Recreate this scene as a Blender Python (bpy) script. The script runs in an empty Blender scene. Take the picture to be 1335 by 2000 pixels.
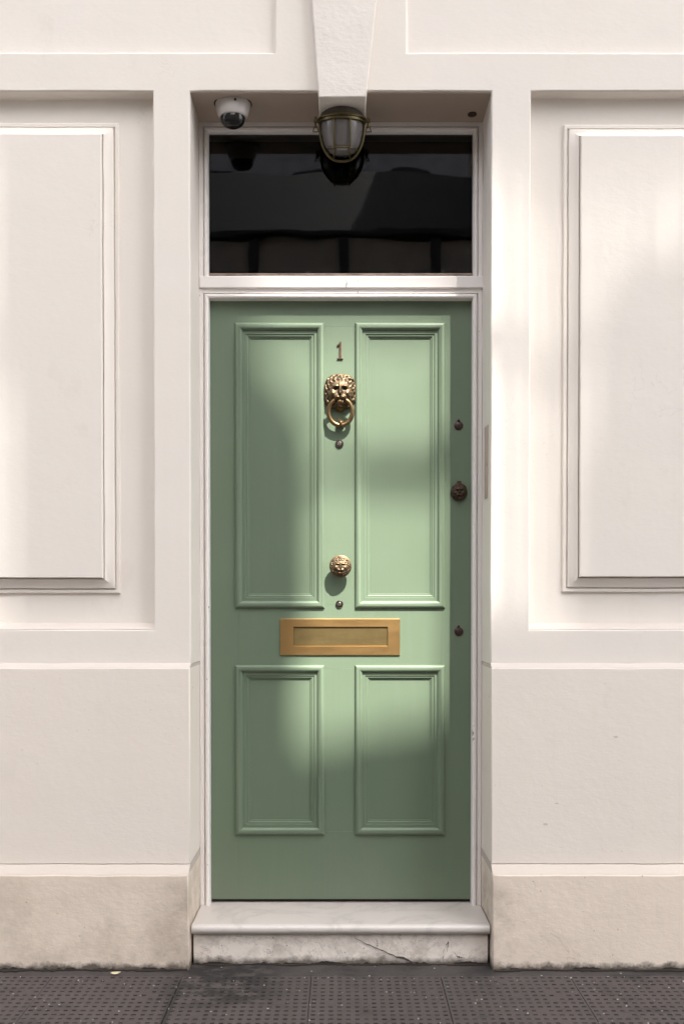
import bpy, bmesh, math, random
from mathutils import Vector, Matrix, noise
R = math.radians
SC = bpy.context.scene
COL = SC.collection
random.seed(7)

# ------------------------------------------------------------------ camera
F = 1708.0; D = 2.80; H = 1.13; TH = R(0.7); HY = 1195.0
PY0 = HY + F * math.tan(TH)
cd = bpy.data.cameras.new('camera'); cam = bpy.data.objects.new('camera', cd); COL.objects.link(cam)
cam.location = (0, -D, H); cam.rotation_euler = (math.pi / 2 - TH, 0, 0)
cd.sensor_fit = 'AUTO'; cd.sensor_width = 36.0; cd.lens = F / 2000 * 36.0
cd.shift_y = (PY0 - 1000) / 2000; cd.clip_start = .05; cd.clip_end = 500
SC.camera = cam

def U(px, py, Y):
    u = (px - 667.5) / F; v = (PY0 - py) / F
    dy = math.cos(TH) + v * math.sin(TH); dz = -math.sin(TH) + v * math.cos(TH)
    t = (Y + D) / dy
    return u * t, H + dz * t
def X(px, Y=0.0, py=1000): return U(px, py, Y)[0]
def Z(py, Y=0.0): return U(667.5, py, Y)[1]

# ------------------------------------------------------------------ light
SX, SZ = 0.55, 1.70            # sun slopes: per metre into the wall it moves SX left and SZ down
w = bpy.data.worlds.new('World'); SC.world = w; w.use_nodes = True
wn = w.node_tree; bg = wn.nodes['Background']
sky = wn.nodes.new('ShaderNodeTexSky'); sky.sky_type = 'NISHITA'; sky.sun_disc = False
sky.sun_elevation = math.atan(SZ / math.hypot(1, SX)); sky.sun_rotation = math.atan2(SX, -1)
sky.dust_density = 3.0; sky.air_density = 1.0
hs = wn.nodes.new('ShaderNodeHueSaturation'); hs.inputs['Saturation'].default_value = .25
wn.links.new(sky.outputs[0], hs.inputs['Color']); wn.links.new(hs.outputs[0], bg.inputs[0])
bg.inputs[1].default_value = 0.15
sd = bpy.data.lights.new('sun', 'SUN'); sun = bpy.data.objects.new('sun', sd); COL.objects.link(sun)
sd.energy = 4.6; sd.angle = R(0.42); sd.color = (1.0, .955, .88)
sun.rotation_euler = Vector((SX, -1, SZ)).to_track_quat('Z', 'Y').to_euler()
sun.location = (6, -9, 20)
vs = SC.view_settings; vs.view_transform = 'Standard'; vs.look = 'None'; vs.gamma = 1; vs.use_curve_mapping = False
vs.exposure = 1.75

# ------------------------------------------------------------------ helpers
def empty(name, label, cat, loc=(0, 0, 0), kind=None):
    o = bpy.data.objects.new(name, None); COL.objects.link(o); o.location = loc; o.empty_display_size = .1
    if label: o['label'] = label
    if cat: o['category'] = cat
    if kind: o['kind'] = kind
    bpy.context.view_layer.update()
    return o
def finish(me, angle=35):
    for p in me.polygons: p.use_smooth = True
    me.set_sharp_from_angle(angle=R(angle))
def link(name, me, mats, parent=None, bevel=0, label=None, cat=None, kind=None, group=None, seg=2):
    o = bpy.data.objects.new(name, me); COL.objects.link(o)
    if not me.materials:
        for m in (mats if isinstance(mats, (list, tuple)) else [mats]): me.materials.append(m)
    if parent is not None:
        o.parent = parent
        pr = parent
        off = Vector((0, 0, 0))
        while pr is not None: off += pr.location; pr = pr.parent
        o.location = -off          # meshes are written in world metres
    if bevel:
        b = o.modifiers.new('bevel', 'BEVEL'); b.width = bevel; b.segments = seg; b.limit_method = 'ANGLE'; b.angle_limit = R(40)
        b.harden_normals = False
    for k, v in (('label', label), ('category', cat), ('kind', kind), ('group', group)):
        if v: o[k] = v
    return o
def bm_mesh(bm, name='m', angle=35, recalc=True):
    if recalc: bmesh.ops.recalc_face_normals(bm, faces=bm.faces)
    me = bpy.data.meshes.new(name); bm.to_mesh(me); bm.free(); finish(me, angle); return me
def rebase(o):
    """put the object's origin at its own centre"""
    me = o.data; n = len(me.vertices)
    c = Vector((0, 0, 0))
    lo = Vector((1e9,) * 3); hi = -lo
    for v in me.vertices:
        for k in range(3): lo[k] = min(lo[k], v.co[k]); hi[k] = max(hi[k], v.co[k])
    c = (lo + hi) / 2
    for v in me.vertices: v.co -= c
    o.location = Vector(o.location) + c
    return o
def box(bm, x0, x1, y0, y1, z0, z1, mi=0):
    vs_ = [bm.verts.new((x, y, z)) for x in (x0, x1) for y in (y0, y1) for z in (z0, z1)]
    for f in ((0, 1, 3, 2), (4, 6, 7, 5), (0, 4, 5, 1), (2, 3, 7, 6), (0, 2, 6, 4), (1, 5, 7, 3)):
        fc = bm.faces.new([vs_[i] for i in f]); fc.material_index = mi
def boxo(name, ext, mat, parent=None, bevel=0, **k):
    bm = bmesh.new(); box(bm, *ext); return rebase(link(name, bm_mesh(bm, name), mat, parent, bevel, **k))
def wob(x, z, s=0.0):
    a = noise.noise(Vector((x * 7 + 3.1, z * 7 - 1.7, s))); b = noise.noise(Vector((x * 31, z * 31 + 5, s + 4)))
    return a * .9 + b * .7
AMP = .0013
def divs(a, b, step):
    n = max(1, round(abs(b - a) / step)); return [a + (b - a) * i / n for i in range(n + 1)]
def relief(name, xs, zs, dep, back, step, mat, parent, bevel=.004, amp=AMP, **k):
    """stepped wall: every cell of the xs * zs grid stands at its own depth dep(x, z); None is a hole through to back"""
    fx = [xs[0]]; fz = [zs[0]]
    for a, b in zip(xs, xs[1:]): fx += divs(a, b, step)[1:]
    for a, b in zip(zs, zs[1:]): fz += divs(a, b, step)[1:]
    bm = bmesh.new(); vv = {}
    def V(i, j, y):
        key = (i, j, round(y, 5))
        if key not in vv:
            x, z = fx[i], fz[j]
            vv[key] = bm.verts.new((x + amp * wob(x, z, 1), y + amp * .8 * wob(x, z, 9), z + amp * wob(x, z, 5)))
        return vv[key]
    nx, nz = len(fx) - 1, len(fz) - 1
    d = [[dep((fx[i] + fx[i + 1]) / 2, (fz[j] + fz[j + 1]) / 2) for j in range(nz)] for i in range(nx)]
    dd = lambda i, j: (back if d[i][j] is None else d[i][j]) if 0 <= i < nx and 0 <= j < nz else back
    for i in range(nx):
        for j in range(nz):
            y = d[i][j]
            if y is None: continue
            bm.faces.new((V(i, j, y), V(i + 1, j, y), V(i + 1, j + 1, y), V(i, j + 1, y)))
    for i in range(nx + 1):
        for j in range(nz):
            a, b = dd(i - 1, j), dd(i, j)
            if abs(a - b) > 1e-6:
                q = (V(i, j, a), V(i, j + 1, a), V(i, j + 1, b), V(i, j, b))
                bm.faces.new(q)
    for j in range(nz + 1):
        for i in range(nx):
            a, b = dd(i, j - 1), dd(i, j)
            if abs(a - b) > 1e-6:
                bm.faces.new((V(i, j, a), V(i, j, b), V(i + 1, j, b), V(i + 1, j, a)))
    me = bm_mesh(bm, name, 30)
    return link(name, me, mat, parent, bevel, **k)
def prism_x(name, prof, x0, x1, mat, parent, step=.04, bevel=.004, amp=AMP, zjit=0, **k):
    """profile (y, z) run along x"""
    bm = bmesh.new(); rows = []
    xs = divs(x0, x1, step)
    for x in xs:
        rows.append([bm.verts.new((x, y + amp * .8 * wob(x, z, 2), z + amp * wob(x, z, 3) + (zjit * wob(x * 2, 0, 7) if z < .01 else 0))) for y, z in prof])
    n = len(prof)
    for a, b in zip(rows, rows[1:]):
        for i in range(n): bm.faces.new((a[i], a[(i + 1) % n], b[(i + 1) % n], b[i]))
    bm.faces.new(rows[0]); bm.faces.new(list(reversed(rows[-1])))
    return link(name, bm_mesh(bm, name, 30), mat, parent, bevel, **k)
def frame_sweep(x0, x1, z0, z1, Y, prof, step=None, amp=0.0, sides=None, seed=0):
    """profile (u inwards from the rectangle, v proud towards the street) run round a rectangle with mitred corners"""
    bm = bmesh.new()
    def loop(u, v):
        c = [(x0 + u, z0 + u), (x1 - u, z0 + u), (x1 - u, z1 - u), (x0 + u, z1 - u)]
        out = []
        for k in range(4):
            a, b = c[k], c[(k + 1) % 4]
            n = max(1, round(math.dist(a, b) / step)) if step else 1
            n = max(1, round(max(x1 - x0 if k % 2 == 0 else z1 - z0, .01) / step)) if step else 1
            for i in range(n):
                x = a[0] + (b[0] - a[0]) * i / n; z = a[1] + (b[1] - a[1]) * i / n
                out.append(bm.verts.new((x + amp * wob(x, z, 1 + seed), Y - v + amp * .6 * wob(x, z, 9 + seed), z + amp * wob(x, z, 5 + seed))))
        return out
    L = [loop(u, v) for u, v in prof]; m = len(L[0])
    for a, b in zip(L, L[1:]):
        for i in range(m): bm.faces.new((a[i], a[(i + 1) % m], b[(i + 1) % m], b[i]))
    return bm, L
def lathe(bm, prof, seg=32, mat=Matrix(), a0=0, mi=0, close=True):
    """profile (radius, height along local z)"""
    rows = []
    for r, h in prof:
        if r < 1e-6: rows.append([bm.verts.new(mat @ Vector((0, 0, h)))] * seg)
        else: rows.append([bm.verts.new(mat @ Vector((r * math.cos(a0 + 2 * math.pi * i / seg), r * math.sin(a0 + 2 * math.pi * i / seg), h))) for i in range(seg)])
    for a, b in zip(rows, rows[1:]):
        for i in range(seg):
            q = [a[i], a[(i + 1) % seg], b[(i + 1) % seg], b[i]]; u = []
            for v in q:
                if v not in u: u.append(v)
            if len(u) > 2: f = bm.faces.new(u); f.material_index = mi
def tube(bm, pts, r, seg=10, closed=False, caps=True, mi=0):
    pts = [Vector(p) for p in pts]; n = len(pts); rows = []
    up = None
    for i, p in enumerate(pts):
        a = pts[(i - 1) % n] if (closed or i > 0) else p; b = pts[(i + 1) % n] if (closed or i < n - 1) else p
        t = (b - a).normalized()
        if up is None:
            up = t.orthogonal().normalized()
        up = (up - t * up.dot(t)).normalized(); s = t.cross(up)
        rr = r[i] if isinstance(r, (list, tuple)) else r
        rows.append([bm.verts.new(p + (up * math.cos(2 * math.pi * k / seg) + s * math.sin(2 * math.pi * k / seg)) * rr) for k in range(seg)])
    m = n if closed else n - 1
    for i in range(m):
        a, b = rows[i], rows[(i + 1) % n]
        for k in range(seg): f = bm.faces.new((a[k], a[(k + 1) % seg], b[(k + 1) % seg], b[k])); f.material_index = mi
    if caps and not closed: bm.faces.new(rows[0]); bm.faces.new(rows[-1])
FACE = Matrix.Rotation(R(90), 4, 'X')      # local z -> -Y (towards the street)
def at_door(x, z, y): return Matrix.Translation((x, y, z)) @ FACE

# ------------------------------------------------------------------ materials
class NT:
    def __init__(s, name):
        s.m = bpy.data.materials.new(name); s.m.use_nodes = True; s.t = s.m.node_tree; s.b = s.t.nodes['Principled BSDF']
        s.pos = s.t.nodes.new('ShaderNodeNewGeometry').outputs['Position']
    def n(s, typ, **k):
        o = s.t.nodes.new(typ)
        for a, v in k.items(): setattr(o, a, v)
        return o
    def l(s, a, b): s.t.links.new(a, b)
    def noise(s, scale, detail=3, rough=.5, vec=None, stretch=None, dist=0):
        o = s.n('ShaderNodeTexNoise'); o.inputs['Scale'].default_value = scale; o.inputs['Detail'].default_value = detail
        o.inputs['Roughness'].default_value = rough; o.inputs['Distortion'].default_value = dist
        v = vec or s.pos
        if stretch:
            mp = s.n('ShaderNodeMapping'); mp.inputs['Scale'].default_value = stretch; s.l(v, mp.inputs[0]); v = mp.outputs[0]
        s.l(v, o.inputs['Vector']); return o.outputs['Fac']
    def vor(s, scale, feature='F1', stretch=None):
        o = s.n('ShaderNodeTexVoronoi'); o.feature = feature; o.inputs['Scale'].default_value = scale
        v = s.pos
        if stretch:
            mp = s.n('ShaderNodeMapping'); mp.inputs['Scale'].default_value = stretch; s.l(v, mp.inputs[0]); v = mp.outputs[0]
        s.l(v, o.inputs['Vector']); return o.outputs['Distance']
    def ramp(s, fac, a, b, lo=0.0, hi=1.0):
        o = s.n('ShaderNodeMapRange'); o.inputs['From Min'].default_value = a; o.inputs['From Max'].default_value = b
        o.inputs['To Min'].default_value = lo; o.inputs['To Max'].default_value = hi; s.l(fac, o.inputs['Value']); return o.outputs[0]
    def mix(s, fac, a, b):
        o = s.n('ShaderNodeMix', data_type='RGBA')
        for inp, v in ((o.inputs[0], fac), (o.inputs[6], a), (o.inputs[7], b)):
            if hasattr(v, 'is_linked') or hasattr(v, 'links'): s.l(v, inp)
            else: inp.default_value = v if isinstance(v, (int, float)) else (*v, 1)
        return o.outputs[2]
    def math(s, op, a, b=0.0):
        o = s.n('ShaderNodeMath', operation=op)
        for inp, v in ((o.inputs[0], a), (o.inputs[1], b)):
            if isinstance(v, (int, float)): inp.default_value = v
            else: s.l(v, inp)
        return o.outputs[0]
    def sep(s, k):
        o = s.n('ShaderNodeSeparateXYZ'); s.l(s.pos, o.inputs[0]); return o.outputs[k]
    def bump(s, hs):
        prev = None
        for h, st, dist in hs:
            o = s.n('ShaderNodeBump'); o.inputs['Strength'].default_value = st; o.inputs['Distance'].default_value = dist
            s.l(h, o.inputs['Height'])
            if prev is not None: s.l(prev, o.inputs['Normal'])
            prev = o.outputs[0]
        s.l(prev, s.b.inputs['Normal'])
    def col(s, c): s.l(c, s.b.inputs['Base Color'])
    def set(s, **k):
        for a, v in k.items(): s.b.inputs[a.replace('_', ' ')].default_value = v

def paint_wall(name, base, warm, dirt=0.0, bumpk=1.0, specks=0.0, streak=.25, cracks=0.0):
    t = NT(name); t.set(Roughness=.62); t.b.inputs['Specular IOR Level'].default_value = .3
    big = t.ramp(t.noise(1.7, 4, .6), .35, .65)
    c = t.mix(big, base, warm)
    st = t.ramp(t.noise(1.0, 5, .65, stretch=(22, 22, 1.1)), .55, .8)
    c = t.mix(t.math('MULTIPLY', st, streak), c, tuple(v * .93 for v in warm))
    if cracks:      # hairline cracks and faint patch repairs
        nz0 = t.noise(1.6, 5, .62, dist=.8, stretch=(1, 1, 1.4)); d0 = t.math('ABSOLUTE', t.math('SUBTRACT', nz0, .5))
        msk = t.ramp(t.noise(2.2, 3, .5, stretch=(1, 1, .7)), .56, .62)
        c = t.mix(t.math('MULTIPLY', t.math('MULTIPLY', t.ramp(d0, .0022, .0009), msk), cracks), c, (.30, .23, .18))
        pa = t.ramp(t.noise(2.8, 2, .4), .60, .615, 0, .10); c = t.mix(pa, c, tuple(v * 1.06 for v in base))
        ps = t.ramp(t.noise(5, 6, .7, stretch=(1, 1, .5)), .60, .78, 0, .22); c = t.mix(ps, c, (.55, .46, .38))
    if dirt:
        z = t.sep(2)
        low = t.ramp(z, .42, .0)
        nz = t.math('MULTIPLY', t.ramp(t.noise(5, 7, .72), .44, .75), t.ramp(t.sep(0), .3, -.3, .35, 1.0))
        nz2 = t.math('MULTIPLY', t.ramp(t.noise(2.3, 5, .6, stretch=(1, 1, 2)), .4, .75), t.ramp(t.sep(0), .3, -.3, .25, 1.0))
        m = t.math('MULTIPLY', t.math('MULTIPLY', low, nz), dirt)
        c = t.mix(m, c, (.36, .29, .22))
        c = t.mix(t.math('MULTIPLY', nz2, dirt * .35), c, (.42, .35, .28))
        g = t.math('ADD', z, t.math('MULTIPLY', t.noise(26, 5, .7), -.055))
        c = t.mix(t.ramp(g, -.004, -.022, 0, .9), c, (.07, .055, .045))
        # grime along the door-side edge of the base
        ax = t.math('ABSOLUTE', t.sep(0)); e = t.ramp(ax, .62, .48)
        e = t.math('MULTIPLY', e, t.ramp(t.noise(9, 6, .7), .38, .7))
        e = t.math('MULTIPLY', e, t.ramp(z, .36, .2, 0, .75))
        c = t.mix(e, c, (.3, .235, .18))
    if specks:
        v = t.vor(8.0, stretch=(.8, 1, 1.5)); k = t.math('ADD', v, t.math('MULTIPLY', t.noise(45, 5, .75), .13))
        c = t.mix(t.ramp(k, .115, .103, 0, specks), c, (.12, .085, .065))
        v2 = t.vor(23.0); k2 = t.math('ADD', v2, t.math('MULTIPLY', t.noise(50, 3, .6), .1))
        c = t.mix(t.ramp(k2, .115, .10, 0, specks * .55), c, (.26, .2, .16))
    t.col(c)
    t.bump([(t.noise(9, 4, .6), .35 * bumpk, .006), (t.noise(55, 4, .6, stretch=(1, 1, 2.2)), .30 * bumpk, .0016), (t.noise(420, 2, .6), .2 * bumpk, .0005)])
    return t.m
M_wall = paint_wall('cream_masonry_paint', (.81, .75, .692), (.815, .752, .685), bumpk=.65, cracks=.10)
M_plinth = paint_wall('plinth_paint', (.815, .74, .668), (.82, .742, .66), dirt=.10, bumpk=.8, cracks=.12, specks=.3, streak=.1)
M_base = paint_wall('base_paint', (.80, .69, .585), (.82, .71, .605), dirt=.9, bumpk=1.3, cracks=.25, specks=.85, streak=.1)
M_sill = paint_wall('light_damped_ledge_paint', (.56, .50, .455), (.60, .535, .485), bumpk=.8, streak=0)  # ledge colour darkened to hold down the sky light on upward slopes
M_sill2 = paint_wall('light_damped_base_ledge_paint', (.53, .465, .41), (.57, .50, .44), bumpk=.8, streak=0)  # base ledge likewise darkened in colour against bright sky light
M_soffit = paint_wall('shade_toned_soffit_paint', (.44, .355, .295), (.50, .41, .34), bumpk=1, streak=0)  # darker tan than the wall, putting the soffit's shade into the colour
M_key = paint_wall('keystone_paint', (.79, .73, .675), (.80, .74, .68), bumpk=2.0, streak=.1)

def gloss_paint(name, c0, c1, rough=.3, wear=None, bump=.15):
    t = NT(name); t.set(Roughness=rough)
    c = t.mix(t.ramp(t.noise(3, 4, .6), .35, .65), c0, c1)
    if wear:
        z = t.sep(2)
        k = t.ramp(t.noise(34, 4, .7, stretch=(1.5, 1, .35)), .69, .70)
        c = t.mix(t.math('MULTIPLY', k, wear), c, (.12, .09, .07))
    t.col(c)
    rn = t.noise(14, 3, .6); t.l(t.ramp(rn, .3, .7, rough - .05, rough + .1), t.b.inputs['Roughness'])
    t.bump([(t.noise(30, 3, .5, stretch=(1, 1, .15)), bump, .0006), (t.noise(300, 2, .6), .10, .0004)])
    return t.m
M_frame = gloss_paint('white_gloss_paint', (.80, .755, .73), (.82, .775, .745), .32, wear=.9)
def green_paint():
    t = NT('green_door_paint'); t.set(Roughness=.36)
    c = t.mix(t.ramp(t.noise(2.5, 4, .6), .3, .7), (.134, .182, .120), (.142, .191, .128))
    c = t.mix(t.ramp(t.noise(1, 4, .6, stretch=(60, 60, 1.2)), .35, .7, 0, .25), c, (.134, .176, .124))
    v = t.vor(14); k = t.math('ADD', v, t.math('MULTIPLY', t.noise(80, 3, .6), .04))
    c = t.mix(t.ramp(k, .052, .046, 0, .6), c, (.12, .15, .1))
    z = t.sep(2); low = t.math('MULTIPLY', t.ramp(z, .50, .14), t.ramp(t.noise(4, 6, .7, stretch=(1, 1, .4)), .42, .75)); c = t.mix(t.math('MULTIPLY', low, .35), c, (.20, .19, .16))
    c = t.mix(t.ramp(t.noise(2, 6, .7, stretch=(9, 9, .8)), .58, .8, 0, .18), c, (.21, .23, .18))
    t.col(c)
    t.b.inputs['Specular IOR Level'].default_value = .38
    t.l(t.ramp(t.noise(6, 5, .6), .3, .7, .36, .5), t.b.inputs['Roughness'])
    t.bump([(t.noise(1, 4, .6, stretch=(160, 160, 4)), .22, .0010), (t.noise(4, 2, .5), .12, .004)])
    return t.m
M_green = green_paint()
M_gap = NT('dark_gap'); M_gap.set(Roughness=.9, Base_Color=(.025, .018, .014, 1)); M_gap = M_gap.m

def brass(name, c0, c1, patina, rough=.34, use_attr=False, spots=False):
    t = NT(name); t.set(Metallic=1.0, Roughness=rough)
    c = t.mix(t.ramp(t.noise(28, 5, .65), .35, .68), c0, c1)
    if spots:
        c = t.mix(t.ramp(t.noise(12, 6, .7, stretch=(.6, 1, 1.3)), .5, .8, 0, .35), c, patina)
    if use_attr:
        a = t.n('ShaderNodeAttribute', attribute_name='patina'); c = t.mix(a.outputs['Fac'], c, patina)
        t.l(t.ramp(a.outputs['Fac'], 0, 1, rough, .75), t.b.inputs['Roughness'])
        t.l(t.ramp(a.outputs['Fac'], 0, 1, 1.0, .35), t.b.inputs['Metallic'])
    else:
        t.l(t.ramp(t.noise(40, 4, .6, stretch=(.2, 1, 1)) if spots else t.noise(40, 4, .6), .3, .7, rough - (.02 if spots else .06), rough + (.05 if spots else .14)), t.b.inputs['Roughness'])
    t.col(c); t.bump([(t.noise(160, 3, .6), .15, .0006)])
    return t.m
M_lion = brass('aged_brass_relief', (.155, .108, .062), (.20, .142, .082), (.03, .02, .012), .48, use_attr=True)
M_brass = brass('aged_brass', (.20, .135, .068), (.25, .17, .09), (.16, .11, .06), .36)
M_plate = brass('brass_plate', (.60, .375, .155), (.56, .35, .145), (.40, .27, .12), .40, spots=True)
M_flap = brass('brass_flap', (.28, .21, .095), (.25, .185, .08), (.17, .135, .065), .48, spots=True)
M_bronze = brass('dark_bronze', (.065, .045, .032), (.085, .058, .04), (.03, .02, .014), .45, use_attr=True)
M_brown = gloss_paint('brown_metal', (.03, .012, .008), (.04, .016, .010), .45)
M_steel = NT('dull_steel'); M_steel.set(Metallic=1.0, Roughness=.3, Base_Color=(.16, .135, .12, 1)); M_steel = M_steel.m
M_barrel = NT('steel_barrel'); M_barrel.set(Metallic=1.0, Roughness=.3, Base_Color=(.42, .38, .36, 1)); M_barrel = M_barrel.m
M_copper = brass('brown_metal_number', (.13, .082, .06), (.15, .095, .07), (.1, .05, .03), .42)
M_olive = brass('olive_lamp_brass', (.17, .14, .075), (.21, .175, .095), (.07, .055, .03), .38, spots=True)
M_olive_d = gloss_paint('lamp_body_paint', (.05, .04, .026), (.065, .052, .034), .5)
M_cam = gloss_paint('white_plastic', (.50, .46, .43), (.52, .48, .45), .4, bump=.02)
M_smoke = NT('smoked_dome'); M_smoke.set(Roughness=.06, Base_Color=(.012, .011, .011, 1)); M_smoke = M_smoke.m
M_plate_old = gloss_paint('painted_hinge_metal', (.44, .36, .31), (.40, .31, .26), .5, wear=.9)

def marble(name, base, grey, dirt=0.0, rough=.22):
    t = NT(name)
    n1 = t.noise(2.6, 6, .62, dist=1.3, stretch=(1, 1, 2.2)); d = t.math('ABSOLUTE', t.math('SUBTRACT', n1, .5))
    c = t.mix(t.ramp(d, .045, .0, 0, .35), base, grey)
    c = t.mix(t.ramp(t.noise(4, 5, .6), .4, .75, 0, .5), c, tuple(v * .8 for v in base))
    if dirt:
        n3 = t.ramp(t.noise(13, 6, .7), .47, .7); c = t.mix(t.math('MULTIPLY', n3, dirt), c, (.31, .265, .215))
        n2 = t.noise(6.0, 7, .7, dist=2.0); d2 = t.math('ABSOLUTE', t.math('SUBTRACT', n2, .53))
        c = t.mix(t.ramp(d2, .008, .0, 0, .65), c, (.14, .12, .11))
        v = t.vor(30); k = t.math('ADD', v, t.math('MULTIPLY', t.noise(70, 4, .7), .12))
        c = t.mix(t.ramp(k, .15, .12, 0, .7), c, (.14, .12, .1))
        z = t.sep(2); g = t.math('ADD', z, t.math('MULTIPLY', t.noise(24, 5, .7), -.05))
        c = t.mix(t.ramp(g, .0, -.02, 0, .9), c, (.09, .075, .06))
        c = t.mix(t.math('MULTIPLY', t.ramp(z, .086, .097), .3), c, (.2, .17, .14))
    else:
        v = t.vor(15); k = t.math('ADD', v, t.math('MULTIPLY', t.noise(70, 4, .7), .05))
        c = t.mix(t.ramp(k, .058, .05, 0, .6), c, (.2, .14, .13))
    t.col(c); t.set(Roughness=rough)
    t.bump([(t.noise(40, 4, .6), .15 + dirt * .5, .0015), (t.noise(6, 3, .5), .15, .005)])
    return t.m
M_tread = marble('white_marble', (.56, .51, .475), (.34, .315, .30), 0, .3)
M_riser = marble('weathered_marble', (.86, .775, .70), (.57, .52, .48), .5, .5)

def paving(name, base, dark, pit=False):
    t = NT(name); t.set(Roughness=.78)
    c = t.mix(t.ramp(t.noise(7, 6, .65), .35, .7), base, dark)
    c = t.mix(t.ramp(t.noise(120, 4, .7), .35, .75, 0, .6), c, tuple(v * 1.5 for v in base))
    st = t.ramp(t.noise(3.1, 6, .65, stretch=(1, 1.8, 1)), .55, .68, 0, .8)
    c = t.mix(st, c, tuple(v * .45 for v in dark))
    # damp trail beside the second joint
    xx = t.math('ABSOLUTE', t.math('ADD', t.sep(0), .36)); yy = t.sep(1)
    a = t.math('MULTIPLY', t.ramp(xx, .24, .08), t.ramp(t.noise(13, 5, .7, stretch=(.8, 1.6, 1)), .42, .52, 0, 1.0))
    a = t.math('MULTIPLY', a, t.ramp(yy, -.34, -.25)); c = t.mix(a, c, tuple(v * .35 for v in dark))
    x2 = t.math('ABSOLUTE', t.math('ADD', t.sep(0), t.math('ADD', t.math('MULTIPLY', t.noise(8, 3, .6), .012), .487)))
    b2 = t.math('MULTIPLY', t.ramp(x2, .0125, .008, 0, .8), t.ramp(yy, -.15, -.19)); c = t.mix(b2, c, tuple(v * .4 for v in dark))
    v = t.vor(22); k = t.ramp(v, .075, .06, 0, .8); c = t.mix(k, c, (.42, .38, .35))
    if pit: c = t.mix(t.ramp(t.noise(5, 5, .65), .42, .66, 0, .85), c, (.045, .036, .034))
    t.col(c)
    t.bump([(t.noise(90, 5, .7), .5, .0016), (t.noise(400, 2, .6), .4, .0006)])
    return t.m
M_slab = paving('dark_paving', (.060, .048, .045), (.042, .033, .031))
M_pit = paving('paving_pit_dirt', (.024, .019, .018), (.018, .014, .013), True)
M_mortar = paving('pavement_mortar', (.046, .038, .035), (.03, .025, .023))

def simple(name, c, rough=.8, nscale=3, var=.15, metal=0):
    t = NT(name); t.set(Roughness=rough, Metallic=metal)
    t.col(t.mix(t.ramp(t.noise(nscale, 5, .6), .35, .65), tuple(v * (1 - var) for v in c), tuple(v * (1 + var) for v in c)))
    t.bump([(t.noise(nscale * 20, 4, .6), .3, .003)])
    return t.m
M_road = simple('asphalt', (.05, .047, .044), .85, 2)
M_kerb = simple('granite_kerb', (.26, .25, .24), .7, 8)
M_stucco2 = simple('pale_render', (.34, .30, .265), .8)
M_stucco3 = simple('grey_render', (.42, .43, .48), .8)
M_brick2 = simple('buff_brick', (.40, .34, .28), .85)
M_slate = simple('slate_roof', (.016, .016, .019), .6)
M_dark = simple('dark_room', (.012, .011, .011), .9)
M_wood = simple('timber', (.2, .15, .1), .7)

def glass_mat(name='fanlight_glass', tint=.55):
    t = NT(name); nt = t.t; nt.nodes.remove(t.b)
    out = [n for n in nt.nodes if n.type == 'OUTPUT_MATERIAL'][0]
    fr = t.n('ShaderNodeFresnel'); fr.inputs[0].default_value = 1.5
    tr = t.n('ShaderNodeBsdfTransparent'); tr.inputs[0].default_value = (tint, tint, tint, 1)
    gl = t.n('ShaderNodeBsdfGlossy'); gl.inputs['Roughness'].default_value = .012
    bp = t.n('ShaderNodeBump'); bp.inputs['Strength'].default_value = .03; bp.inputs['Distance'].default_value = .02
    nz = t.noise(3.2, 2, .5, stretch=(.7, 1, 2.2)); t.l(nz, bp.inputs['Height']); t.l(bp.outputs[0], gl.inputs['Normal'])
    mx = t.n('ShaderNodeMixShader'); t.l(fr.outputs[0], mx.inputs[0]); t.l(tr.outputs[0], mx.inputs[1]); t.l(gl.outputs[0], mx.inputs[2])
    t.l(mx.outputs[0], out.inputs['Surface'])
    return t.m
M_glass = glass_mat()
M_lampglass = NT('ribbed_lamp_glass'); M_lampglass.set(Roughness=.22, Base_Color=(.20, .185, .18, 1)); M_lampglass.b.inputs['Coat Weight'].default_value = .6
M_lampglass = M_lampglass.m
def window_glass2():
    t = NT('far_window_glass'); t.set(Roughness=.08, Base_Color=(.02, .022, .025, 1)); return t.m
M_win2 = window_glass2()

# ------------------------------------------------------------------ ground
g = bmesh.new(); box(g, -40, 40, -60, 40, -.32, -.14)
link('ground', bm_mesh(g), M_road, kind='structure')
boxo('road', (-40, 40, -6.3, -1.93, -.14, -.12), M_road, kind='structure')
pav = empty('pavement', None, None, (0, -.8, 0), 'structure')
boxo('paving_bed', (-6, 6, -1.70, .0, -.136, -.012), M_mortar, pav)
boxo('kerb_stone', (-40, 40, -1.926, -1.70, -.118, .0), M_kerb, pav, .012)
boxo('far_pavement', (-40, 40, -8.0, -6.3, -.12, .0), M_mortar, kind='structure')
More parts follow.
